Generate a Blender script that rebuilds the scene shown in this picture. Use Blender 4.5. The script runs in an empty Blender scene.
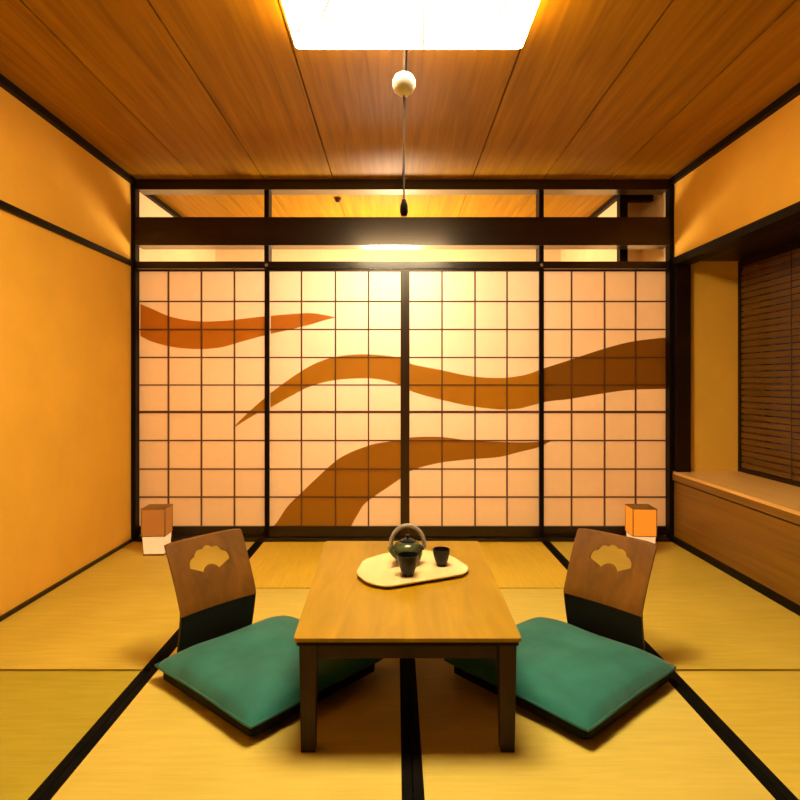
import bpy, bmesh, math, random
from mathutils import Vector, Matrix
random.seed(7)
C = bpy.context.scene.collection
PI = math.pi

# ------------------------------------------------------------------ materials
def mat(name):
    m = bpy.data.materials.new(name); m.use_nodes = True
    nt = m.node_tree; b = nt.nodes.get('Principled BSDF')
    return m, nt, b

def N(nt, t, **kw):
    n = nt.nodes.new(t)
    for k, v in kw.items():
        if k in n.inputs: n.inputs[k].default_value = v
        else: setattr(n, k, v)
    return n

def ramp(nt, stops):
    r = nt.nodes.new('ShaderNodeValToRGB')
    el = r.color_ramp.elements
    while len(el) < len(stops): el.new(0.5)
    for e, (p, c) in zip(el, stops):
        e.position = p; e.color = (*c, 1)
    return r

def wood(name, c1, c2, rough=0.4, scale=(18, 1.2, 18), bump=0.15, coat=0.0, detail=6, spec=0.5):
    """grain stretched along the axis that has the smallest scale"""
    m, nt, b = mat(name); L = nt.links.new
    tc = N(nt, 'ShaderNodeTexCoord'); mp = N(nt, 'ShaderNodeMapping')
    mp.inputs['Scale'].default_value = scale
    L(tc.outputs['Object'], mp.inputs['Vector'])
    no = N(nt, 'ShaderNodeTexNoise', Scale=1.0, Detail=detail, Roughness=0.62, Distortion=0.6)
    L(mp.outputs['Vector'], no.inputs['Vector'])
    r = ramp(nt, [(0.28, c1), (0.72, c2)])
    L(no.outputs['Fac'], r.inputs['Fac']); L(r.outputs['Color'], b.inputs['Base Color'])
    bp = N(nt, 'ShaderNodeBump', Strength=bump, Distance=0.004)
    L(no.outputs['Fac'], bp.inputs['Height']); L(bp.outputs['Normal'], b.inputs['Normal'])
    b.inputs['Roughness'].default_value = rough
    b.inputs['Coat Weight'].default_value = coat
    b.inputs['Coat Roughness'].default_value = 0.15
    b.inputs['Specular IOR Level'].default_value = spec
    return m

def plaster(name, col, var=0.06):
    m, nt, b = mat(name); L = nt.links.new
    tc = N(nt, 'ShaderNodeTexCoord')
    no = N(nt, 'ShaderNodeTexNoise', Scale=2.2, Detail=4, Roughness=0.6)
    L(tc.outputs['Object'], no.inputs['Vector'])
    r = ramp(nt, [(0.3, tuple(c*(1-var) for c in col)), (0.7, tuple(min(1, c*(1+var)) for c in col))])
    L(no.outputs['Fac'], r.inputs['Fac']); L(r.outputs['Color'], b.inputs['Base Color'])
    n2 = N(nt, 'ShaderNodeTexNoise', Scale=160, Detail=3, Roughness=0.6)
    L(tc.outputs['Object'], n2.inputs['Vector'])
    bp = N(nt, 'ShaderNodeBump', Strength=0.12, Distance=0.002)
    L(n2.outputs['Fac'], bp.inputs['Height']); L(bp.outputs['Normal'], b.inputs['Normal'])
    b.inputs['Roughness'].default_value = 0.9
    b.inputs['Specular IOR Level'].default_value = 0.15
    return m

def tatami(name, col, col2, across):
    m, nt, b = mat(name); L = nt.links.new
    tc = N(nt, 'ShaderNodeTexCoord')
    wv = N(nt, 'ShaderNodeTexWave', Scale=46, Distortion=0.6, Detail=2)
    wv.bands_direction = 'X' if across else 'Y'
    L(tc.outputs['Object'], wv.inputs['Vector'])
    mp = N(nt, 'ShaderNodeMapping')
    mp.inputs['Scale'].default_value = (6, 60, 6) if not across else (60, 6, 6)
    L(tc.outputs['Object'], mp.inputs['Vector'])
    no = N(nt, 'ShaderNodeTexNoise', Scale=1.0, Detail=3)
    L(mp.outputs['Vector'], no.inputs['Vector'])
    n3 = N(nt, 'ShaderNodeTexNoise', Scale=2.4, Detail=2)
    L(tc.outputs['Object'], n3.inputs['Vector'])
    add = N(nt, 'ShaderNodeMath', operation='ADD'); L(no.outputs['Fac'], add.inputs[0])
    L(n3.outputs['Fac'], add.inputs[1])
    half = N(nt, 'ShaderNodeMath', operation='MULTIPLY'); L(add.outputs[0], half.inputs[0]); half.inputs[1].default_value = 0.5
    r = ramp(nt, [(0.32, col), (0.68, col2)])
    L(half.outputs[0], r.inputs['Fac']); L(r.outputs['Color'], b.inputs['Base Color'])
    bp = N(nt, 'ShaderNodeBump', Strength=0.25, Distance=0.0015)
    L(wv.outputs['Fac'], bp.inputs['Height']); L(bp.outputs['Normal'], b.inputs['Normal'])
    b.inputs['Roughness'].default_value = 0.55
    b.inputs['Specular IOR Level'].default_value = 0.35
    return m

def cloth(name, c1, c2, scale=260, rough=0.85, sheen=0.2, spec=0.25):
    m, nt, b = mat(name); L = nt.links.new
    tc = N(nt, 'ShaderNodeTexCoord')
    no = N(nt, 'ShaderNodeTexNoise', Scale=9, Detail=4)
    L(tc.outputs['Object'], no.inputs['Vector'])
    r = ramp(nt, [(0.3, c1), (0.7, c2)])
    L(no.outputs['Fac'], r.inputs['Fac']); L(r.outputs['Color'], b.inputs['Base Color'])
    ck = N(nt, 'ShaderNodeTexNoise', Scale=scale, Detail=2)
    L(tc.outputs['Object'], ck.inputs['Vector'])
    bp = N(nt, 'ShaderNodeBump', Strength=0.3, Distance=0.0015)
    L(ck.outputs['Fac'], bp.inputs['Height']); L(bp.outputs['Normal'], b.inputs['Normal'])
    b.inputs['Roughness'].default_value = rough
    b.inputs['Sheen Weight'].default_value = sheen
    b.inputs['Specular IOR Level'].default_value = spec
    return m

def paper(name, dif, tra, fac, gloss=0.0):
    m, nt, b = mat(name); L = nt.links.new
    nt.nodes.remove(b); out = nt.nodes['Material Output']
    tc = N(nt, 'ShaderNodeTexCoord')
    no = N(nt, 'ShaderNodeTexNoise', Scale=14, Detail=5, Roughness=0.7)
    L(tc.outputs['Object'], no.inputs['Vector'])
    def tint(c):
        r = ramp(nt, [(0.3, tuple(x*0.95 for x in c)), (0.7, c)])
        L(no.outputs['Fac'], r.inputs['Fac']); return r
    d = N(nt, 'ShaderNodeBsdfDiffuse'); t = N(nt, 'ShaderNodeBsdfTranslucent')
    L(tint(dif).outputs['Color'], d.inputs['Color']); L(tint(tra).outputs['Color'], t.inputs['Color'])
    mx = N(nt, 'ShaderNodeMixShader'); mx.inputs['Fac'].default_value = fac
    L(d.outputs[0], mx.inputs[1]); L(t.outputs[0], mx.inputs[2])
    last = mx
    if gloss:
        g = N(nt, 'ShaderNodeBsdfGlossy', Roughness=0.32)
        m2 = N(nt, 'ShaderNodeMixShader'); m2.inputs['Fac'].default_value = gloss
        L(mx.outputs[0], m2.inputs[1]); L(g.outputs[0], m2.inputs[2]); last = m2
    L(last.outputs[0], out.inputs['Surface'])
    return m

def emit_paper(name, col, strength, crease=False, base=(0.8, 0.75, 0.65)):
    m, nt, b = mat(name); L = nt.links.new
    b.inputs['Base Color'].default_value = (*base, 1); b.inputs['Roughness'].default_value = 0.8
    b.inputs['Emission Color'].default_value = (*col, 1)
    b.inputs['Emission Strength'].default_value = strength
    tc = N(nt, 'ShaderNodeTexCoord')
    if crease:
        v = N(nt, 'ShaderNodeTexVoronoi', Scale=3.1); v.feature = 'DISTANCE_TO_EDGE'
        L(tc.outputs['Object'], v.inputs['Vector'])
        mr = N(nt, 'ShaderNodeMapRange'); mr.inputs['From Min'].default_value = 0.010; mr.inputs['From Max'].default_value = 0.016
        mr.inputs['To Min'].default_value = strength*0.010; mr.inputs['To Max'].default_value = strength
        L(v.outputs['Distance'], mr.inputs['Value'])
        L(mr.outputs['Result'], b.inputs['Emission Strength'])
    else:
        no = N(nt, 'ShaderNodeTexNoise', Scale=30, Detail=4)
        L(tc.outputs['Object'], no.inputs['Vector'])
        mr = N(nt, 'ShaderNodeMapRange')
        mr.inputs['To Min'].default_value = strength*0.85; mr.inputs['To Max'].default_value = strength*1.15
        L(no.outputs['Fac'], mr.inputs['Value']); L(mr.outputs['Result'], b.inputs['Emission Strength'])
    return m

def glaze(name, c1, c2, rough=0.2, metal=0.0, scale=25):
    m, nt, b = mat(name); L = nt.links.new
    tc = N(nt, 'ShaderNodeTexCoord')
    no = N(nt, 'ShaderNodeTexNoise', Scale=scale, Detail=4)
    L(tc.outputs['Object'], no.inputs['Vector'])
    r = ramp(nt, [(0.35, c1), (0.65, c2)])
    L(no.outputs['Fac'], r.inputs['Fac']); L(r.outputs['Color'], b.inputs['Base Color'])
    b.inputs['Roughness'].default_value = rough; b.inputs['Metallic'].default_value = metal
    return m

LAMP_COL = (1.0, 0.78, 0.43)
M = {}
M['plaster'] = plaster('ochre_plaster', (0.84, 0.47, 0.060))
M['plaster_end_lit'] = plaster('ochre_plaster_lit', (0.93, 0.55, 0.075))  # same ochre plaster, lightened to stand for lamplight on the recess end wall
M['plaster_pale'] = plaster('pale_plaster', (0.86, 0.66, 0.36))
M['dark'] = wood('dark_lacquered_wood', (0.010, 0.0035, 0.0015), (0.022, 0.008, 0.003), 0.35, (3, 3, 3), 0.05, 0.0, spec=0.25)
M['dark_x'] = wood('dark_beam_wood', (0.008, 0.0032, 0.001), (0.020, 0.008, 0.003), 0.28, (1.2, 20, 20), 0.03, 0.5, spec=0.3)
M['black'] = wood('blackened_wood', (0.003, 0.0015, 0.001), (0.007, 0.0035, 0.002), 0.5, (4, 4, 4), 0.05, spec=0.12)
M['stile'] = wood('lit_stile_wood', (0.022, 0.009, 0.002), (0.050, 0.021, 0.005), 0.3, (20, 20, 1.5), 0.04, 0.2)  # centre stiles only: the lamp's reflection is put into the browner colour
M['lattice'] = wood('lattice_wood', (0.10, 0.035, 0.010), (0.16, 0.06, 0.018), 0.45, (6, 6, 6), 0.05)
M['ceiling'] = wood('cedar_ceiling_boards', (0.24, 0.110, 0.0015), (0.44, 0.210, 0.003), 0.5, (26, 1.1, 26), 0.10, 0.0, spec=0.10)
M['bench'] = wood('brown_bench_wood', (0.17, 0.078, 0.006), (0.30, 0.142, 0.012), 0.45, (20, 1.0, 26), 0.12)
M['ledge'] = wood('pale_ledge_wood', (0.86, 0.50, 0.14), (0.92, 0.60, 0.20), 0.35, (22, 1.0, 22), 0.08)
M['blind'] = wood('bamboo_blind', (0.10, 0.045, 0.006), (0.19, 0.088, 0.012), 0.5, (30, 2.0, 45), 0.15)
M['table_top'] = wood('honey_table_top', (0.29, 0.165, 0.003), (0.44, 0.255, 0.006), 0.36, (14, 2.0, 14), 0.05, 0.0, spec=0.3)
M['table_leg'] = wood('table_leg_wood', (0.020, 0.007, 0.002), (0.042, 0.014, 0.005), 0.42, (20, 20, 1.5), 0.06, spec=0.25)
M['chair_back'] = wood('bent_plywood', (0.10, 0.038, 0.004), (0.21, 0.082, 0.009), 0.36, (16, 16, 2.2), 0.06, 0.2)
M['tray'] = wood('pale_tray_wood', (0.78, 0.56, 0.25), (0.88, 0.68, 0.36), 0.4, (8, 1.6, 8), 0.05)
M['tatami_a'] = tatami('tatami_straw', (0.56, 0.405, 0.045), (0.70, 0.52, 0.075), False)
M['tatami_b'] = tatami('tatami_straw_golden', (0.66, 0.43, 0.026), (0.78, 0.53, 0.046), True)
M['tatami_c'] = tatami('tatami_straw_green', (0.38, 0.305, 0.022), (0.50, 0.40, 0.036), False)
M['tatami_d'] = tatami('tatami_straw_pale', (0.59, 0.455, 0.075), (0.71, 0.555, 0.115), False)
M['heri'] = cloth('black_border_cloth', (0.003, 0.003, 0.003), (0.008, 0.007, 0.005), 300, 0.85, 0.0, 0.04)
M['green'] = cloth('green_cushion_cloth', (0.008, 0.118, 0.100), (0.018, 0.185, 0.155), 240, 0.75, 0.25)
M['green_seam'] = cloth('green_piping_cloth', (0.010, 0.10, 0.085), (0.016, 0.14, 0.11), 240, 0.8, 0.2)
M['paper'] = paper('shoji_paper', (0.80, 0.57, 0.21), (0.92, 0.72, 0.54), 0.45, 0.14)
M['motif_orange'] = paper('orange_wave_paper', (0.54, 0.205, 0.012), (0.70, 0.28, 0.020), 0.42, 0.06)
M['motif'] = paper('ochre_wave_paper', (0.42, 0.205, 0.006), (0.62, 0.31, 0.012), 0.42, 0.06)
M['motif_brown'] = paper('brown_wave_paper', (0.31, 0.145, 0.005), (0.54, 0.26, 0.010), 0.42, 0.06)
M['motif_dark'] = paper('dark_brown_wave_paper', (0.19, 0.088, 0.004), (0.38, 0.18, 0.007), 0.42, 0.06)
M['lampshade'] = emit_paper('lit_washi_shade', LAMP_COL, 18.5, True)
M['lamp_side'] = emit_paper('lit_side_shade', (1.0, 0.62, 0.26), 8.0)
M['lamp_body'] = wood('lamp_body_wood', (0.5, 0.3, 0.12), (0.6, 0.38, 0.16), 0.5, (8, 8, 8))
M['knob'] = glaze('white_knob', (0.92, 0.90, 0.86), (0.95, 0.93, 0.9), 0.35)
M['cord'] = cloth('brown_cord', (0.05, 0.022, 0.006), (0.08, 0.036, 0.010))
M['amber'] = emit_paper('amber_lantern_paper', (1.0, 0.30, 0.035), 0.10, base=(0.26, 0.09, 0.02))
M['amber_bright'] = emit_paper('bright_amber_lantern_paper', (1.0, 0.26, 0.015), 0.30, base=(0.40, 0.11, 0.008))
M['glow'] = emit_paper('glowing_lantern_paper', (1.0, 0.56, 0.24), 0.30, base=(0.42, 0.26, 0.12))
M['pot'] = glaze('green_black_glaze', (0.022, 0.030, 0.014), (0.075, 0.095, 0.040), 0.22)
M['handle'] = glaze('grey_handle', (0.22, 0.19, 0.17), (0.34, 0.30, 0.27), 0.4)
M['cup'] = glaze('black_glaze', (0.004, 0.004, 0.005), (0.012, 0.012, 0.014), 0.3)
M['cup'].node_tree.nodes['Principled BSDF'].inputs['Specular IOR Level'].default_value = 0.25
M['frame_metal'] = glaze('dark_window_metal', (0.02, 0.018, 0.015), (0.03, 0.026, 0.02), 0.4)
M['detector'] = glaze('brown_sensor', (0.10, 0.04, 0.01), (0.14, 0.06, 0.02), 0.4)
def glass():
    m, nt, b = mat('window_glass')
    b.inputs['Base Color'].default_value = (0.9, 0.95, 1, 1); b.inputs['Roughness'].default_value = 0.02
    b.inputs['Transmission Weight'].default_value = 1.0; b.inputs['IOR'].default_value = 1.45
    return m
M['glass'] = glass()

# ------------------------------------------------------------------ helpers
def box(bm, x0, x1, y0, y1, z0, z1):
    vs = [bm.verts.new((x, y, z)) for z in (z0, z1) for y in (y0, y1) for x in (x0, x1)]
    for f in ((0, 2, 3, 1), (4, 5, 7, 6), (0, 1, 5, 4), (2, 6, 7, 3), (0, 4, 6, 2), (1, 3, 7, 5)):
        bm.faces.new([vs[i] for i in f])
    return bm

def B(*a):
    return box(bmesh.new(), *a)

def obj(name, bm, m, parent=None, bevel=0.0, smooth=False, loc=None, rotz=0.0, segs=2):
    if bevel:
        es = [e for e in bm.edges if e.is_manifold and e.calc_face_angle(0) > 0.6]
        bmesh.ops.bevel(bm, geom=es, offset=bevel, segments=segs, profile=0.6, affect='EDGES')
    bmesh.ops.recalc_face_normals(bm, faces=bm.faces)
    me = bpy.data.meshes.new(name)
    bm.to_mesh(me); bm.free()
    me.materials.append(M[m] if isinstance(m, str) else m)
    if smooth:
        for p in me.polygons: p.use_smooth = True
        try: me.set_sharp_from_angle(angle=math.radians(38))
        except Exception: pass
    o = bpy.data.objects.new(name, me); C.objects.link(o)
    if parent: o.parent = parent
    if loc: o.location = loc
    if rotz: o.rotation_euler = (0, 0, rotz)
    return o

def thing(name, label, cat, loc=(0, 0, 0), rotz=0.0, group=None):
    o = bpy.data.objects.new(name, None); C.objects.link(o)
    o.empty_display_size = 0.1
    o.location = loc; o.rotation_euler = (0, 0, rotz)
    o['label'] = label; o['category'] = cat
    if group: o['group'] = group
    return o

def tag(o, label, cat, group=None):
    o['label'] = label; o['category'] = cat
    if group: o['group'] = group
    return o

def struct(name, bm, m, label, cat, **kw):
    o = obj(name, bm, m, **kw)
    o['kind'] = 'structure'; o['label'] = label; o['category'] = cat
    return o

def dup(root, loc, rotz, label, group=None):
    r = root.copy(); C.objects.link(r); r.location = loc; r.rotation_euler = (0, 0, rotz)
    r['label'] = label
    if group: r['group'] = group
    for ch in list(root.children):
        c = ch.copy(); C.objects.link(c); c.parent = r
        for g in ch.children:
            d = g.copy(); C.objects.link(d); d.parent = c
    return r

def lathe(bm, prof, n=40, cx=0, cy=0, cz=0):
    rings = []
    for r, z in prof:
        if r < 1e-5: rings.append([bm.verts.new((cx, cy, cz+z))])
        else: rings.append([bm.verts.new((cx+r*math.cos(2*PI*k/n), cy+r*math.sin(2*PI*k/n), cz+z)) for k in range(n)])
    for a, b in zip(rings, rings[1:]):
        for k in range(n):
            k2 = (k+1) % n
            if len(a) == 1 and len(b) == 1: continue
            if len(a) == 1: bm.faces.new((a[0], b[k], b[k2]))
            elif len(b) == 1: bm.faces.new((a[k], a[k2], b[0]))
            else: bm.faces.new((a[k], a[k2], b[k2], b[k]))
    return bm

def tube(bm, pts, rad, n=12):
    pts = [Vector(p) for p in pts]; rings = []
    up = Vector((0, 0, 1))
    for i, p in enumerate(pts):
        t = (pts[min(i+1, len(pts)-1)] - pts[max(i-1, 0)]).normalized()
        a = t.cross(Vector((0, 1, 0)) if abs(t.y) < 0.9 else up).normalized(); b = t.cross(a)
        r = rad[i] if isinstance(rad, (list, tuple)) else rad
        rings.append([bm.verts.new(p + a*r*math.cos(2*PI*k/n) + b*r*math.sin(2*PI*k/n)) for k in range(n)])
    for a, b in zip(rings, rings[1:]):
        for k in range(n):
            bm.faces.new((a[k], a[(k+1) % n], b[(k+1) % n], b[k]))
    bm.faces.new(rings[0]); bm.faces.new(rings[-1][::-1])
    return bm

def prism(bm, pts, z0, z1):
    lo = [bm.verts.new((x, y, z0)) for x, y in pts]; hi = [bm.verts.new((x, y, z1)) for x, y in pts]
    bm.faces.new(lo[::-1]); bm.faces.new(hi)
    for i in range(len(pts)):
        j = (i+1) % len(pts); bm.faces.new((lo[i], lo[j], hi[j], hi[i]))
    return bm

def round_poly(pts, r, seg=6):
    out = []
    n = len(pts)
    for i in range(n):
        p = Vector(pts[i]); a = Vector(pts[i-1]); b = Vector(pts[(i+1) % n])
        da = (a-p); db = (b-p)
        ra = min(r, da.length*0.45); rb = min(r, db.length*0.45)
        s = p + da.normalized()*ra; e = p + db.normalized()*rb
        for k in range(seg+1):
            t = k/seg
            out.append(tuple((1-t)**2*s + 2*t*(1-t)*p + t*t*e))
    return out

# ------------------------------------------------------------------ camera (a metre above the mats, level, looking straight down the room)
CX, CZ, F = -0.044, 1.068, 585.0
cam_d = bpy.data.cameras.new('camera'); cam = bpy.data.objects.new('camera', cam_d); C.objects.link(cam)
cam.location = (CX, 0, CZ); cam.rotation_euler = (PI/2, 0, 0)
cam_d.sensor_width = 36; cam_d.lens = F/800*36
cam_d.shift_x = 4/800; cam_d.shift_y = -18/800
cam_d.clip_start = 0.05
bpy.context.scene.camera = cam
D = 3.95                                   # the screen wall
S = F/D
def wx(px, d=D): return (px-396)/F*d + CX
def wz(py, d=D): return CZ + (382-py)/F*d

# ------------------------------------------------------------------ room shell
W = 1.82; H = 2.43; Y0 = -0.75; YA = 5.75       # half width, ceiling, wall behind camera, far wall of the next room
struct('floor', B(-W-0.1, W+0.1, Y0-0.1, D+0.0, -0.12, -0.0556), 'dark', 'wooden subfloor under the straw mats', 'floor')
struct('floor_anteroom', B(-W-0.1, W+0.1, D, YA+0.1, -0.12, 0.0), 'bench', 'wooden floor of the room beyond the screens', 'floor')
bm = bmesh.new()
edges = [-W-0.1, -1.385, -0.93, -0.466, 0.0, 0.466, 0.945, 1.385, W+0.1]
for a, b in zip(edges, edges[1:]):
    box(bm, a+0.004, b-0.004, Y0, D-0.003, H, H+0.02)
struct('ceiling', bm, 'ceiling', 'brown cedar board ceiling with dark joints', 'ceiling', bevel=0.003, segs=1)
struct('ceiling_backing', B(-W-0.1, W+0.1, Y0-0.1, D, H+0.02, H+0.08), 'black', 'dark backing seen in the ceiling joints', 'ceiling')
bm = bmesh.new()
for a, b in zip(edges, edges[1:]):
    box(bm, a+0.002, b-0.002, D, YA+0.1, H, H+0.06)
struct('ceiling_anteroom', bm, 'ceiling', 'board ceiling of the room beyond the screens', 'ceiling')
struct('wall_left', B(-W-0.1, -W, Y0-0.1, D+0.1, -0.055, H), 'plaster', 'plain ochre plaster wall on the left', 'wall')
struct('wall_behind', B(-W-0.1, W+0.7, Y0-0.1, Y0, -0.055, H), 'dark', 'unseen wall closing the room behind the camera, darkened to cut bounce light', 'wall')  # out of view; its dark colour keeps bounce light off the table front
struct('wall_right', B(W, W+0.1, Y0, D+0.1, 1.895, H), 'plaster', 'ochre plaster wall band above the window recess', 'wall')

# dark wood trim of the side walls
struct('trim_ceiling_left', B(-W, -W+0.030, Y0, D, H-0.036, H), 'black', 'dark cornice strip along the left wall', 'trim')
struct('trim_ceiling_right', B(W-0.030, W, Y0, D, H-0.036, H), 'black', 'dark cornice strip along the right wall', 'trim')
struct('trim_rail_left', B(-W, -W+0.018, Y0, D-0.01, 1.845, 1.878), 'black', 'dark rail across the left wall', 'trim', bevel=0.003)
struct('trim_lintel_right', B(W-0.018, W+0.10, Y0, D-0.02, 1.848, 1.895), 'black', 'dark lintel over the window recess', 'trim', bevel=0.003)
struct('baseboard_left', B(-W, -W+0.014, Y0, D, 0.0, 0.018), 'dark', 'thin dark strip at the foot of the left wall', 'baseboard')
struct('baseboard_right', B(W-0.022, W+0.01, Y0, D, 0.0, 0.036), 'black', 'dark strip at the foot of the panelled bench', 'baseboard', bevel=0.003)

# window recess on the right
XB = 2.262                                   # plane of the blind
struct('wall_right_lower', B(W, W+0.03, Y0, D, 0.0, 0.40), 'bench', 'brown wood panel below the window ledge', 'wall')
bm = B(W-0.012, W+0.03, Y0, D-0.005, 0.412, 0.452)
struct('trim_ledge_front', bm, 'bench', 'brown front board of the window ledge', 'trim', bevel=0.003)
struct('trim_ledge_groove', B(W+0.008, W+0.03, Y0, D-0.005, 0.40, 0.412), 'black', 'dark groove under the window ledge', 'trim')
struct('trim_ledge', B(W-0.008, XB+0.10, Y0, D-0.005, 0.452, 0.470), 'ledge', 'pale wooden ledge of the window recess', 'trim', bevel=0.003)
struct('wall_recess_side', B(W+0.02, XB+0.2, D-0.02, D+0.1, 0.0, H), 'plaster_end_lit', 'ochre plaster end wall of the window recess', 'wall')
struct('ceiling_recess', B(W+0.1, XB+0.2, Y0, D-0.02, 1.88, 1.94), 'dark', 'dark soffit of the window recess', 'ceiling')
struct('wall_recess_back', B(XB+0.10, XB+0.2, Y0, D, -0.05, 0.55), 'plaster', 'plaster strip below the recess window', 'wall')
struct('trim_recess_post', B(W-0.0, W+0.092, D-0.07, D-0.02, 0.470, 1.848), 'dark', 'dark post at the corner of screens and window recess', 'trim', bevel=0.004)
# window: frame, sashes, glass (night outside)
bm = bmesh.new()
for y in (-0.5, 0.95, 2.4, 3.86):
    box(bm, XB+0.11, XB+0.15, y-0.03, y+0.03, 0.55, 1.88)
box(bm, XB+0.11, XB+0.15, -0.5, 3.9, 0.55, 0.60); box(bm, XB+0.11, XB+0.15, -0.5, 3.9, 1.83, 1.88)
w = struct('window_1', bm, 'frame_metal', 'dark window behind the bamboo blind', 'window')
obj('window_pane', B(XB+0.126, XB+0.132, -0.5, 3.9, 0.58, 1.85), 'glass', w)
# blind
t = thing('window_blind', 'brown slatted bamboo blind covering the window in the right recess', 'blind', (XB, 2.1, 0.470))
HB = 1.405
bm = bmesh.new(); z = 0.03
while z < HB-0.05:
    box(bm, -0.004, 0.004, -1.5, 1.80, z, z+0.033); z += 0.040
obj('slat_screen', bm, 'blind', t, bevel=0.002, segs=1)
obj('headrail', B(-0.014, 0.022, -1.5, 1.80, HB-0.045, HB), 'dark', t, bevel=0.003)
obj('bottom_bar', B(-0.010, 0.010, -1.5, 1.80, 0.0, 0.026), 'dark', t, bevel=0.003)
obj('edge_binding', B(-0.012, 0.012, 1.80, 1.825, 0.0, HB), 'dark', t, bevel=0.002)
for y in (-1.0, 0.2, 1.3):
    obj('lift_cord', tube(bmesh.new(), [(-0.008, y, 0.02), (-0.008, y, HB-0.04)], 0.0025, 8), 'cord', t)

# ------------------------------------------------------------------ screen wall: posts, beams, transom
struct('trim_post_left', B(-W, wx(137.5), D-0.03, D+0.030, 0.0, H), 'black', 'dark corner post left of the screens', 'trim', bevel=0.003)
struct('trim_post_right', B(wx(667.5), W, D-0.03, D+0.030, 0.0, H), 'black', 'dark corner post right of the screens', 'trim', bevel=0.003)
xl, xr = wx(137.5), wx(667.5)
struct('trim_top_beam', B(xl, xr, D-0.02, D+0.09, wz(190.5), H), 'dark_x', 'dark beam against the ceiling over the screens', 'trim', bevel=0.003)
struct('trim_transom_beam', B(xl, xr, D-0.035, D+0.09, wz(246.5), wz(218.5)), 'dark_x', 'wide dark beam across the transom', 'trim', bevel=0.004)
struct('trim_head_rail', B(xl, xr, D-0.02, D+0.034, wz(269), wz(262)), 'dark_x', 'grooved dark head rail over the sliding screens', 'trim', bevel=0.002)
struct('trim_sill_rail', B(xl, xr, D-0.03, D+0.10, -0.0, 0.020), 'dark_x', 'dark threshold rail under the sliding screens', 'trim', bevel=0.002)
for i, px in enumerate((267, 541)):
    bm = B(wx(px-2.3), wx(px+2.3), D-0.015, D+0.08, wz(218.5), wz(190.5))
    box(bm, wx(px-2.3), wx(px+2.3), D-0.015, D+0.08, wz(262), wz(246.5))
    struct('trim_transom_strut_%s' % ('left', 'right')[i], bm, 'black', 'short dark transom strut on the %s' % ('left', 'right')[i], 'trim')
    struct('trim_nail_cover_%s' % ('left', 'right')[i],
           lathe(bmesh.new(), [(0, 0.006), (0.008, 0.004), (0.012, 0.0), (0, -0.001)], 16), 'handle', 'small metal stud on the head rail', 'trim',
           smooth=True, loc=(wx(px), D-0.0205, wz(265.5)))
    bpy.data.objects['trim_nail_cover_%s' % ('left', 'right')[i]].rotation_euler = (PI/2, 0, 0)

# the room beyond the transom
struct('wall_anteroom_back', B(-W-0.1, W+0.1, YA, YA+0.1, 0, H), 'plaster_pale', 'pale wall of the room beyond the transom', 'wall')
struct('wall_anteroom_left', B(-W-0.1, -W, D+0.1, YA, 0, H), 'plaster_pale', 'left wall of the room beyond the transom', 'wall')
struct('wall_anteroom_right', B(W, W+0.1, D+0.1, YA, 0, H), 'plaster_pale', 'right wall of the room beyond the transom', 'wall')
struct('wall_anteroom_partition', B(1.575, 1.60, 4.21, YA, 1.88, H), 'plaster_pale', 'pale partition seen through the transom at right', 'wall')
struct('trim_anteroom_left', B(-W, -W+0.03, D+0.1, YA, H-0.045, H-0.012), 'black', 'dark cornice seen through the transom at left', 'trim')
struct('trim_anteroom_right', B(1.545, 1.575, 4.21, YA, H-0.035, H), 'black', 'dark cornice seen through the transom at right', 'trim')
struct('trim_anteroom_post', B(1.545, 1.60, 4.15, 4.21, 1.86, H), 'black', 'dark post seen through the transom at right', 'trim')
struct('wall_alcove_back', B(1.60, W, 4.45, 4.50, 1.88, H), 'plaster_pale', 'pale alcove wall behind the transom at right', 'wall')
struct('trim_alcove_lintel', B(1.60, W-0.03, 4.17, 4.22, H-0.07, H), 'black', 'dark lintel of the alcove behind the transom', 'trim')

t = thing('smoke_detector', 'tiny brown sensor on the ceiling seen through the left transom', 'sensor', (wx(338)*1.09, 4.33, H))
obj('sensor_body', lathe(bmesh.new(), [(0, -0.035), (0.012, -0.034), (0.020, -0.022), (0.026, -0.008), (0.026, 0), (0, 0)], 20), 'detector', t, smooth=True)

# ------------------------------------------------------------------ wave motif of the screens, one band = (x, top, bottom) in the screen plane
BANDS = [
 [(140,304,336),(150,308,341),(170,316.5,346.5),(195,321,349),(220,321,347.5),(240,319,342),(262,316.5,336),(290,314,329.5),(310,313,324.5),(325,315,320),(335,317.3,317.7)],
 [(233,427.5,428),(238,422,425),(245,415.5,420.5),(258,403.5,413),(273,391,406),(290,378.5,396.5),(310,366,386.5),(330,358,381),(355,354.5,378.5),(380,355,379.5),(400,358,385),(412,364,391.5),(440,369.7,399.5),(470,376,406),(500,378,409.5),(520,376,408.5),(530,373.5,406),(545,368,402),(570,360,399),(600,350,394),(630,342,390),(660,338,389),(669,337.5,389)],
 [(273,526.5,527),(277,522,527),(287,507,527),(300,494,527),(320,475,527),(337,460,527),(350.5,452.5,527),(362,448,507),(375,444,496),(387,442,488),(400,440,479),(412,437.5,470.5),(440,437,463),(470,440.5,459.5),(500,442,457),(520,442.5,452),(538,442,447.5),(553,440,440.5)],
]
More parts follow.
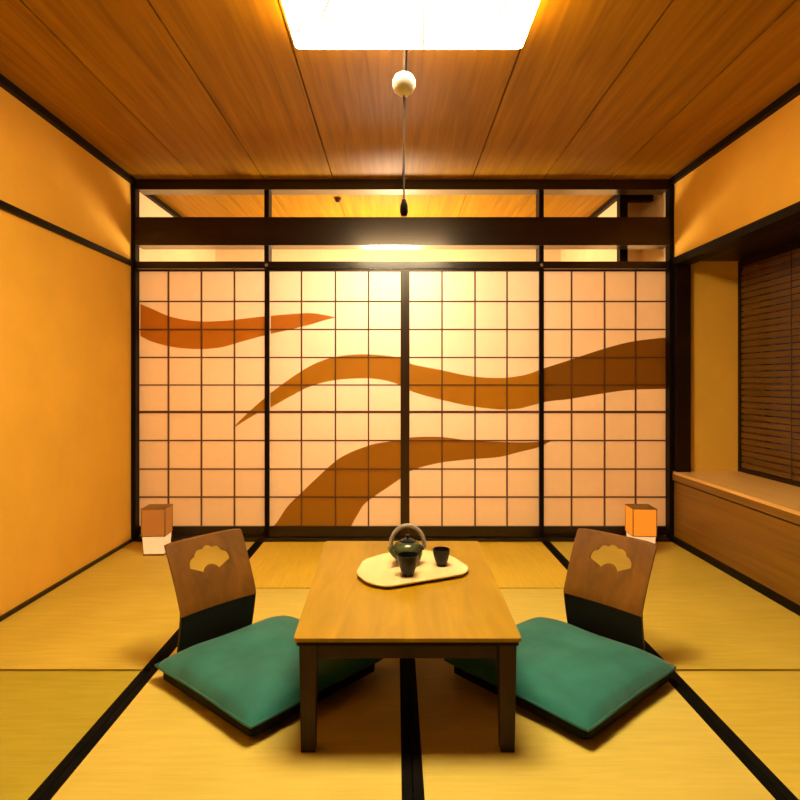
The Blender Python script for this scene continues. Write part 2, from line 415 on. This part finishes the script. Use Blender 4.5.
def sample(band, n=10):
    """smooth the hand-measured band with a Catmull-Rom curve"""
    out = []
    for i in range(len(band)-1):
        p0 = band[max(i-1, 0)]; p1 = band[i]; p2 = band[i+1]; p3 = band[min(i+2, len(band)-1)]
        for k in range(n):
            s = k/n; x = p1[0] + (p2[0]-p1[0])*s
            v = []
            for c in (1, 2):
                m1 = (p2[c]-p0[c])/max(p2[0]-p0[0], 1e-6)*(p2[0]-p1[0]); m2 = (p3[c]-p1[c])/max(p3[0]-p1[0], 1e-6)*(p2[0]-p1[0])
                if c == 2 and (abs(p1[c]-527) < 0.1 or abs(p2[c]-527) < 0.1): m1 = m2 = (p2[c]-p1[c])
                v.append((2*s**3-3*s**2+1)*p1[c] + (s**3-2*s**2+s)*m1 + (-2*s**3+3*s**2)*p2[c] + (s**3-s**2)*m2)
            out.append((x, v[0], v[1]))
    out.append(band[-1]); return out

ROWS = [301.5, 329.5, 357.5, 385, 412, 440.5, 469, 497]
PANELS = [   # stile-to-stile pixel span of the screen, lattice columns, track depth, label
 (134, 270, (168.5, 201.5, 234.5), D+0.050, 'outermost left sliding paper screen, a brown wave curling across its upper half'),
 (265, 405, (301.5, 335.5, 368.5), D+0.005, 'paper screen left of the centre join, brown wave filling its bottom right corner'),
 (405, 543.5, (442, 475, 507), D+0.005, 'paper screen right of the centre join, two brown waves meeting its middle'),
 (538, 671, (571.5, 604.5, 635.5), D+0.050, 'outermost right sliding paper screen, broad dark brown wave rising to its right edge'),
]
ST = 0.030
zb = 0.021
for pi, (p0, p1, cols, yy, lab) in enumerate(PANELS):
    zt = wz(269)-0.001 if yy < D+0.03 else wz(268, yy)
    x0, x1 = wx(p0, yy), wx(p1, yy); xc = (x0+x1)/2
    t = thing('shoji_screen', lab, 'sliding screen', (xc, yy, 0.020), 0, 'sliding paper screens along the back wall')
    zz = 0.020
    a, b = x0-xc, x1-xc
    obj('stile', B(a, a+ST, -0.012, 0.018, zb-zz, zt-zz), 'stile' if pi == 2 else 'black', t, bevel=0.004)
    obj('stile', B(b-ST, b, -0.012, 0.018, zb-zz, zt-zz), 'stile' if pi == 1 else 'black', t, bevel=0.004)
    obj('top_rail', B(a+ST, b-ST, -0.010, 0.018, wz(271.5, yy)-zz, zt-zz), 'dark_x', t, bevel=0.002)
    obj('bottom_rail', B(a+ST, b-ST, -0.010, 0.018, zb-zz, wz(526, yy)-zz), 'dark_x', t, bevel=0.003)
    bm = bmesh.new()
    for c in cols:
        x = wx(c, yy)-xc; box(bm, x-0.0048, x+0.0048, -0.006, 0.004, wz(526, yy)-zz, wz(271.5, yy)-zz)
    for r in ROWS:
        h = 0.0085 if r == 412 else 0.0045
        z = wz(r, yy)-zz; box(bm, a+ST, b-ST, -0.0068, 0.004, z-h, z+h)
    obj('lattice', bm, 'lattice', t)
    bm = bmesh.new()
    vs = [bm.verts.new(v) for v in ((a+ST*0.8, 0.008, wz(527, yy)-zz), (b-ST*0.8, 0.008, wz(527, yy)-zz), (b-ST*0.8, 0.008, wz(270.5, yy)-zz), (a+ST*0.8, 0.008, wz(270.5, yy)-zz))]
    bm.faces.new(vs)
    obj('paper', bm, 'paper', t)
    lo, hi = a+ST*0.8, b-ST*0.8
    for bi, band in enumerate(BANDS):
        pts = [((wx(x, yy)-xc), wz(u, yy)-zz, wz(v, yy)-zz) for x, u, v in sample(band)]
        seg = [p for p in pts if lo <= p[0] <= hi]
        if len(seg) < 4: continue
        bm = bmesh.new(); prev = None
        for x, u, v in seg:
            v = max(v, wz(527, yy)-zz); u = max(u, v+0.0005)
            cur = (bm.verts.new((x, 0.0065, u)), bm.verts.new((x, 0.0065, v)))
            if prev: bm.faces.new((prev[0], cur[0], cur[1], prev[1]))
            prev = cur
        obj('wave_motif', bm, ('motif_orange', 'motif_dark' if pi == 3 else 'motif', 'motif_brown')[bi], t)

# ------------------------------------------------------------------ tatami mats
def mat_obj(x0, x1, y0, y1, m, label, borders=True, dirn='Y'):
    g = 0.0015
    t = thing('tatami_mat', label, 'mat', ((x0+x1)/2, (y0+y1)/2, -0.0556), 0, 'straw mats covering the floor')
    a, b = (x1-x0)/2-g, (y1-y0)/2-0.005
    hw = 0.028
    lo = -a+hw if borders[0] else -a; hi = a-hw if borders[1] else a
    obj('mat_surface', B(lo, hi, -b+0.003, b-0.003, 0, 0.055), m, t, bevel=0.004)
    if borders[0]: obj('cloth_border', B(-a, -a+hw, -b+0.001, b-0.001, 0, 0.0555), 'heri', t, bevel=0.002)
    if borders[1]: obj('cloth_border', B(a-hw, a, -b+0.001, b-0.001, 0, 0.0555), 'heri', t, bevel=0.002)
XH = 0.957; e = 0.001
yj, yo = 3.033, 2.17
LB, RB, BB = (False, True), (True, False), (True, True)
mat_obj(-W+e, -XH, yo, D-0.031, 'tatami_a', 'straw mat along the left wall at the back, under the left paper lantern', LB)
mat_obj(-W+e, -XH, 0.36, yo, 'tatami_c', 'greener straw mat along the left wall in the foreground', LB)
mat_obj(-W+e, -XH, Y0, 0.36, 'tatami_c', 'straw mat nearest the camera along the left wall', LB)
mat_obj(XH, W-e, yo, D-0.031, 'tatami_a', 'straw mat beside the panelled bench at the back, under the right paper lantern', RB)
mat_obj(XH, W-e, 0.36, yo, 'tatami_a', 'straw mat beside the panelled bench in the right foreground', RB)
mat_obj(XH, W-e, Y0, 0.36, 'tatami_a', 'straw mat nearest the camera beside the panelled bench', RB)
mat_obj(-XH, 0, yj, D-0.031, 'tatami_b', 'golden half-length straw mat before the screens, left of centre', BB)
mat_obj(0, XH, yj, D-0.031, 'tatami_b', 'golden half-length straw mat before the screens, right of centre', BB)
mat_obj(-XH, 0, 1.22, yj, 'tatami_d', 'pale straw mat under the left half of the table', BB)
mat_obj(0, XH, 1.22, yj, 'tatami_d', 'pale straw mat under the right half of the table', BB)
mat_obj(-XH, 0, Y0, 1.22, 'tatami_d', 'straw mat in front of the table, left of the centre border', BB)
mat_obj(0, XH, Y0, 1.22, 'tatami_d', 'straw mat in front of the table, right of the centre border', BB)

# ------------------------------------------------------------------ low table (slightly wider at the far end)
TN, TF, TH = 1.676, 2.705, 0.333
t = thing('low_table', 'low rectangular wooden table with glossy honey brown top between the cushions', 'table', (-0.016, (TN+TF)/2, 0))
L2 = (TF-TN)/2
pts = round_poly([(-0.322, -L2), (0.333, -L2), (0.352, L2), (-0.352, L2)], 0.012, 4)
obj('tabletop', prism(bmesh.new(), pts, TH-0.011, TH), 'table_top', t, bevel=0.003)
pts = round_poly([(-0.316, -L2+0.006), (0.327, -L2+0.006), (0.346, L2-0.006), (-0.346, L2-0.006)], 0.010, 4)
obj('underframe', prism(bmesh.new(), pts, TH-0.024, TH-0.011), 'black', t)
for sx in (-1, 1):
    for sy in (-1, 1):
        cx = sx*(0.288 if sy < 0 else 0.312)+0.002; cy = sy*(L2-0.030); cx += 0.004
        bm = bmesh.new()
        for z0, z1, w0, w1 in ((0, TH-0.024, 0.020, 0.0245),):
            lo = [bm.verts.new((cx+dx*w0, cy+dy*w0, z0)) for dx, dy in ((-1, -1), (1, -1), (1, 1), (-1, 1))]
            hi = [bm.verts.new((cx+dx*w1, cy+dy*w1, z1)) for dx, dy in ((-1, -1), (1, -1), (1, 1), (-1, 1))]
            bm.faces.new(lo[::-1]); bm.faces.new(hi)
            for i in range(4): bm.faces.new((lo[i], lo[(i+1) % 4], hi[(i+1) % 4], hi[i]))
        obj('leg', bm, 'table_leg', t, bevel=0.003)
zA0, zA1 = TH-0.066, TH-0.024
obj('apron', B(-0.264, 0.264, -L2+0.020, -L2+0.038, zA0, zA1), 'table_leg', t, bevel=0.002)
obj('apron', B(-0.288, 0.288, L2-0.038, L2-0.020, zA0, zA1), 'table_leg', t, bevel=0.002)
for sx in (-1, 1):
    bm = bmesh.new()
    p = [(sx*0.286, -L2+0.055), (sx*0.304, -L2+0.055), (sx*0.328, L2-0.055), (sx*0.310, L2-0.055)]
    obj('apron', prism(bm, p, zA0, zA1), 'table_leg', t, bevel=0.002)

# ------------------------------------------------------------------ tray, teapot, cups
tray_pts = [(-0.196, 2.20), (-0.150, 2.10), (-0.080, 2.056), (0.215, 2.195), (0.243, 2.265), (0.185, 2.42), (0.08, 2.50), (-0.09, 2.455), (-0.178, 2.36)]
tcx, tcy = 0.02, 2.27
tray_pts = [(x-tcx, y-tcy) for x, y in tray_pts]
t = thing('tray', 'pale wooden tray holding the teapot and cups on the table', 'tray', (tcx, tcy, TH))
bm = bmesh.new()
outer = round_poly(tray_pts, 0.035, 6)
def sc(ps, k): return [(x*k, y*k) for x, y in ps]
rings = [[bm.verts.new((x, y, z)) for x, y in sc(outer, k)] for k, z in ((0.90, 0.006), (0.985, 0.010), (1.0, 0.016), (0.985, 0.019), (0.955, 0.0175), (0.93, 0.014))]
bm.faces.new(rings[0][::-1]); bm.faces.new(rings[-1])
for r0, r1 in zip(rings, rings[1:]):
    for i in range(len(outer)):
        j = (i+1) % len(outer); bm.faces.new((r0[i], r0[j], r1[j], r1[i]))
obj('tray_board', bm, 'tray', t, smooth=True)
obj('foot_ring', prism(bmesh.new(), sc(outer, 0.84), 0.0, 0.006), 'table_leg', t)
ZT = TH + 0.014

pot = thing('teapot', 'dark green glazed teapot with grey arched handle behind the cup on the tray', 'teapot', (0.002, 2.32, ZT), math.radians(0))
body = [(0, 0), (0.036, 0), (0.040, 0.004), (0.052, 0.020), (0.0595, 0.042), (0.060, 0.058), (0.055, 0.074), (0.044, 0.086), (0.034, 0.090), (0.032, 0.087), (0, 0.086)]
obj('pot_body', lathe(bmesh.new(), body, 48), 'pot', pot, smooth=True)
lid = obj('pot_lid', lathe(bmesh.new(), [(0, 0.087), (0.031, 0.0885), (0.030, 0.093), (0.020, 0.0985), (0.006, 0.101), (0, 0.101)], 40), 'cup', pot, smooth=True)
obj('lid_knob', lathe(bmesh.new(), [(0.004, 0.100), (0.005, 0.105), (0.009, 0.110), (0.008, 0.115), (0, 0.117)], 24), 'cup', lid, smooth=True)
pts = [(0.066*math.cos(a), 0.0, 0.074+0.078*math.sin(a)) for a in [math.radians(-8+196*k/28) for k in range(29)]]
obj('bail_handle', tube(bmesh.new(), pts, 0.0085, 12), 'handle', pot, smooth=True)
for s in (-1, 1):
    obj('handle_lug', lathe(bmesh.new(), [(0, -0.010), (0.008, -0.007), (0.010, 0), (0.008, 0.007), (0, 0.010)], 16, s*0.0585, 0, 0.064), 'pot', pot, smooth=True)
sp = [(-0.036, -0.030, 0.040), (-0.052, -0.042, 0.050), (-0.063, -0.052, 0.064), (-0.071, -0.058, 0.080)]
obj('spout', tube(bmesh.new(), sp, [0.016, 0.012, 0.0095, 0.008], 16), 'pot', pot, smooth=True)

cup_prof = [(0, 0), (0.017, 0), (0.018, 0.006), (0.021, 0.010), (0.028, 0.030), (0.033, 0.052), (0.0345, 0.064), (0.0325, 0.065), (0.030, 0.050), (0.024, 0.022), (0.014, 0.012), (0, 0.011)]
c1 = thing('tea_cup', 'small black tea cup at the right end of the tray', 'cup', (0.134, 2.300, ZT), 0, 'tea cups on the tray')
obj('cup_body', lathe(bmesh.new(), cup_prof, 40), 'cup', c1, smooth=True)
tea_m = glaze('green_tea', (0.10, 0.09, 0.02), (0.13, 0.11, 0.03), 0.08)
c2 = dup(c1, (0.000, 2.178, ZT), 0.7, 'small black tea cup standing in front of the teapot', 'tea cups on the tray')
c2.scale = (1.14, 1.14, 1.22)

# ------------------------------------------------------------------ legless chairs and cushions
def fan_outline():
    """open fan: scalloped upper arc, plain lower arc"""
    R, r = 0.097, 0.036; a0, a1 = math.radians(24), math.radians(156)
    pts = []; n = 5
    for i in range(n):
        for k in range(8):
            s = (i + k/8)/n; a = a0 + (a1-a0)*s
            rr = R + 0.007*math.sin(PI*(k/8))
            pts.append((rr*math.cos(a), rr*math.sin(a)))
    pts.append((R*math.cos(a1), R*math.sin(a1)))
    for k in range(17):
        a = a1 + (a0-a1)*k/16
        pts.append((r*math.cos(a), r*math.sin(a)))
    return [(x, y-0.052) for x, y in pts]

def profile(z):
    """backward offset of the chair back over its height"""
    if z < 0.21:
        s = (z-0.01)/0.20; return 0.028*(1-s)**1.4 - 0.012*s
    s = (z-0.21)/0.24; return -0.012 + 0.112*s**1.15

def bent_panel(z0, z1, w0, w1, nz, thick=0.011, nx=24, corner=0.0):
    """panel in the local frame: x = width, -y = forward (towards the sitter), z = up"""
    bm = bmesh.new(); F_, R_ = [], []
    for j in range(nz+1):
        s = j/nz; z = z0+(z1-z0)*s; hw = w0+(w1-w0)*s
        y = profile(z); fr, rr = [], []
        for i in range(nx+1):
            u = -1+2*i/nx; x = hw*u
            yy = y - 0.011*(u*u)                      # wraps gently around the sitter
            zz = z
            if corner and s > 0.8:                    # softly dropped top corners
                zz = z - corner*max(0, abs(u)-0.8)/0.2*(s-0.8)/0.2
            fr.append(bm.verts.new((x, yy, zz))); rr.append(bm.verts.new((x, yy+thick, zz+0.002)))
        F_.append(fr); R_.append(rr)
    for j in range(nz):
        for i in range(nx):
            bm.faces.new((F_[j][i], F_[j][i+1], F_[j+1][i+1], F_[j+1][i]))
            bm.faces.new((R_[j][i+1], R_[j][i], R_[j+1][i], R_[j+1][i+1]))
    for i in range(nx):
        bm.faces.new((F_[0][i+1], F_[0][i], R_[0][i], R_[0][i+1])); bm.faces.new((F_[nz][i], F_[nz][i+1], R_[nz][i+1], R_[nz][i]))
    for j in range(nz):
        bm.faces.new((F_[j][0], F_[j+1][0], R_[j+1][0], R_[j][0])); bm.faces.new((F_[j+1][nx], F_[j][nx], R_[j][nx], R_[j+1][nx]))
    return bm

BX, SB = -0.038, 0.284                                          # rear edge of the seat, from its centre
def make_chair(label, loc, rotz):
    t = thing('legless_floor_chair', label, 'floor chair', loc, rotz, 'legless wooden chairs at the table')
    # seat board: thin plywood on low runners
    pts = round_poly([(-0.274, -0.274), (0.274, -0.274), (0.274, 0.270), (-0.274, 0.270)], 0.025, 6)
    obj('seat_board', prism(bmesh.new(), pts, 0.012, 0.038), 'black', t, bevel=0.004)
    for s in (-1, 1):
        obj('runner', B(s*0.20-0.02, s*0.20+0.02, -0.25, 0.25, 0.0, 0.012), 'black', t)
    # lower back: dark bent strip rising from the seat
    lo = obj('lower_back', bent_panel(0.012, 0.212, 0.160, 0.163, 10), 'dark', t, smooth=True)
    lo.location = (BX, SB, 0); lo['label'] = 'dark bent lower back strip'
    up = obj('backrest', bent_panel(0.206, 0.452, 0.163, 0.168, 16, corner=0.005), 'chair_back', t)
    up.location = (BX, SB-0.002, 0)
    up['label'] = 'brown wooden backrest with a fan-shaped cutout'
    # cut the fan through
    bm = bmesh.new(); fp = fan_outline()
    prism(bm, fp, -0.2, 0.2)
    bmesh.ops.rotate(bm, cent=(0, 0, 0), matrix=Matrix.Rotation(PI/2, 3, 'X'), verts=bm.verts)
    bmesh.ops.translate(bm, vec=(0, 0.05, 0.365), verts=bm.verts)
    bmesh.ops.recalc_face_normals(bm, faces=bm.faces)
    me = bpy.data.meshes.new('cut'); bm.to_mesh(me); bm.free()
    cut = bpy.data.objects.new('cut', me); C.objects.link(cut)
    cut.parent = t; cut.location = up.location
    md = up.modifiers.new('fan', 'BOOLEAN'); md.operation = 'DIFFERENCE'; md.object = cut; md.solver = 'EXACT'
    bpy.context.view_layer.update()
    dg = bpy.context.evaluated_depsgraph_get()
    new = bpy.data.meshes.new_from_object(up.evaluated_get(dg))
    up.modifiers.clear(); up.data = new
    bpy.data.objects.remove(cut)
    for p in new.polygons: p.use_smooth = True
    new.set_sharp_from_angle(angle=math.radians(35))
    return t
AL = math.radians(-41+90)                           # local -y faces the table and the camera
ch = make_chair('legless floor chair left of the table, brown back with fan-shaped cutout', (-0.50, 2.12, 0), AL)
c2 = dup(ch, (0.545, 2.105, 0), -AL, 'legless floor chair right of the table, brown back with fan-shaped cutout', 'legless wooden chairs at the table')
for k in c2.children:
    if k.name.split('.')[0] in ('lower_back', 'backrest'): k.location.x = 0.010

def corner_round(u, v):
    """square to rounded square: pulls the corners in a little"""
    k = 1 - 0.018*(abs(u)*abs(v))**8
    return u*k, v*k
def cushion_bm(a=0.272, n=36, h=0.040):
    bm = bmesh.new(); top, bot = [], []
    for j in range(n+1):
        rt, rb = [], []
        for i in range(n+1):
            u, v = -1+2*i/n, -1+2*j/n
            e_ = max((1-abs(u)**4)*(1-abs(v)**4), 0)
            x, y = (c*a for c in corner_round(u, v))
            pin = 1 - 0.03*((1-u*u)*abs(v)**6 + (1-v*v)*abs(u)**6); x *= pin; y *= pin
            wob = 0.004*math.sin(5.1*u+1.3*v+0.4)*math.cos(3.7*v-1.1*u) + 0.003*math.sin(11*u-6*v)*(abs(u*v))
            zt_ = h*0.80*e_**0.45 + wob*e_**0.6 - 0.005*math.exp(-(u*u+v*v)*60)
            zb_ = -0.019*e_**0.25
            rt.append(bm.verts.new((x, y, zt_)))
            rb.append(bm.verts.new((x, y, zb_)) if 0 < i < n and 0 < j < n else rt[-1])
        top.append(rt); bot.append(rb)
    for j in range(n):
        for i in range(n):
            bm.faces.new((top[j][i], top[j][i+1], top[j+1][i+1], top[j+1][i]))
            bm.faces.new((bot[j][i], bot[j+1][i], bot[j+1][i+1], bot[j][i+1]))
    return bm
def make_cushion(label, loc, rotz):
    t = thing('seat_cushion', label, 'cushion', loc, rotz, 'green cushions on the floor chairs')
    obj('cushion_pad', cushion_bm(a=0.292, h=0.066), 'green', t, smooth=True)
    a = 0.292; pts = []
    for k in range(4):
        for i in range(18):
            s = -1+2*i/18
            x, y = corner_round(s, -1); pin = a*(1-0.03*(1-s*s)); x *= a; y *= pin
            c, s_ = round(math.cos(k*PI/2)), round(math.sin(k*PI/2))
            pts.append((x*c-y*s_, x*s_+y*c, 0))
    bm = bmesh.new(); n = len(pts); rings = []
    for i, p in enumerate(pts):
        pr = Vector(pts[i-1]); nx = Vector(pts[(i+1) % n]); tdir = (nx-pr).normalized()
        side = Vector((tdir.y, -tdir.x, 0)); q = Vector(p)
        rings.append([bm.verts.new(q + side*0.0045*math.cos(2*PI*k/8) + Vector((0, 0, 0.0045*math.sin(2*PI*k/8)))) for k in range(8)])
    for i in range(n):
        r0, r1 = rings[i], rings[(i+1) % n]
        for k in range(8): bm.faces.new((r0[k], r0[(k+1) % 8], r1[(k+1) % 8], r1[k]))
    obj('piping', bm, 'green_seam', t, smooth=True)
    return t
cu = make_cushion('square teal green cushion on the chair left of the table', (-0.497, 2.115, 0.0580), AL)
dup(cu, (0.540, 2.100, 0.0580), -AL, 'square teal green cushion on the chair right of the table', 'green cushions on the floor chairs')

# ------------------------------------------------------------------ paper lanterns in the back corners
def lantern(label, loc, rotz, shade):
    t = thing('paper_lantern', label, 'lamp', loc, rotz, 'small paper lanterns in the back corners')
    def frust(bm, w0, w1, z0, z1):
        lo = [bm.verts.new((sx*w0, sy*w0, z0)) for sx, sy in ((-1, -1), (1, -1), (1, 1), (-1, 1))]
        hi = [bm.verts.new((sx*w1, sy*w1, z1)) for sx, sy in ((-1, -1), (1, -1), (1, 1), (-1, 1))]
        bm.faces.new(lo[::-1]); bm.faces.new(hi)
        for i in range(4): bm.faces.new((lo[i], lo[(i+1) % 4], hi[(i+1) % 4], hi[i]))
        return bm
    obj('base', frust(bmesh.new(), 0.064, 0.061, 0.0, 0.010), 'chair_back', t, bevel=0.003)
    obj('lower_shade', frust(bmesh.new(), 0.060, 0.067, 0.010, 0.118), 'glow', t, bevel=0.004)
    obj('upper_shade', frust(bmesh.new(), 0.070, 0.071, 0.122, 0.285), shade, t, bevel=0.004)
    fr = bmesh.new()
    obj('frame_band', frust(fr, 0.073, 0.073, 0.285, 0.290), 'bench', t)
    obj('frame_band', frust(bmesh.new(), 0.072, 0.072, 0.118, 0.123), 'bench', t)
    for sx in (-1, 1):
        for sy in (-1, 1):
            obj('corner_strip', B(sx*0.0705-0.0025, sx*0.0705+0.0025, sy*0.0705-0.0025, sy*0.0705+0.0025, 0.123, 0.285), 'bench', t)
    return t
lantern('small lantern on the floor in the back left corner, brown over a pale base', (-1.538, 3.66, 0), 0.06, 'amber')
lantern('small lantern on the floor in the back right corner, bright orange over a pale base', (1.487, 3.66, 0), -0.06, 'amber_bright')

# ------------------------------------------------------------------ ceiling light with its pull cord
LX, LY, LZ = 0.005, 1.93, 2.325
t = thing('ceiling_light', 'large square white paper ceiling light glowing above the table', 'ceiling light', (LX, LY, H))
a = 0.430
def ring_stack(prof, cap0, cap1):
    bm = bmesh.new(); rings = []
    for r, z in prof:
        rings.append([bm.verts.new((x, y, z)) for x, y in round_poly([(-r, 0.13-r), (r, 0.13-r), (r, r-0.13), (-r, r-0.13)], 0.02, 4)])
    if cap0: bm.faces.new(rings[0][::-1])
    if cap1: bm.faces.new(rings[-1])
    for r0, r1 in zip(rings, rings[1:]):
        for i in range(len(r0)):
            j = (i+1) % len(r0); bm.faces.new((r0[i], r0[j], r1[j], r1[i]))
    return bm
obj('diffuser', ring_stack([(a-0.030, LZ-H), (a-0.006, LZ-H+0.008), (a-0.004, LZ-H+0.014), (a-0.03, LZ-H+0.016)], True, True), 'lampshade', t)
obj('side_shade', ring_stack([(a, LZ-H+0.012), (a, -0.042), (a-0.02, -0.036)], False, True), 'lamp_side', t)
obj('ceiling_mount', B(-0.12, 0.12, -0.12, 0.12, -0.040, 0.0), 'lamp_body', t, bevel=0.004)
cx, cy = -0.019-LX, 1.84-LY
cord = obj('pull_cord', tube(bmesh.new(), [(cx, cy, LZ-H), (cx, cy, 2.00-H), (cx, cy, 1.64-H)], 0.0028, 8), 'cord', t)
obj('pull_knob', lathe(bmesh.new(), [(0, -0.037), (0.016, -0.034), (0.030, -0.022), (0.0365, -0.004), (0.036, 0.010), (0.028, 0.025), (0.014, 0.034), (0, 0.036)], 32, cx, cy, 2.005-H), 'knob', cord, smooth=True)
obj('cord_weight', lathe(bmesh.new(), [(0, -0.030), (0.009, -0.028), (0.013, -0.016), (0.012, 0.004), (0.006, 0.024), (0, 0.028)], 24, cx, cy, 1.618-H), 'cup', cord, smooth=True)

# ------------------------------------------------------------------ lamp of the next room and an added fill light
def point(name, loc, col, watts, rad):
    l = bpy.data.lights.new(name, 'POINT'); l.energy = watts; l.color = col; l.shadow_soft_size = rad
    o = bpy.data.objects.new(name, l); C.objects.link(o); o.location = loc; return o
point('anteroom_lamp', (-0.10, 4.72, 1.70), (1.0, 0.80, 0.62), 33, 0.20)
point('anteroom_wall_fill', (0.0, 5.25, 1.55), (1.0, 0.76, 0.46), 16, 0.15)  # added fill without a fixture, brightens the far wall of the next room

wd = bpy.data.worlds.new('night'); bpy.context.scene.world = wd; wd.use_nodes = True
wd.node_tree.nodes['Background'].inputs[0].default_value = (0.004, 0.005, 0.008, 1)
wd.node_tree.nodes['Background'].inputs[1].default_value = 1.0

vs = bpy.context.scene.view_settings
vs.view_transform = 'Standard'; vs.look = 'None'; vs.gamma = 1.0; vs.use_curve_mapping = False
vs.exposure = 1.5
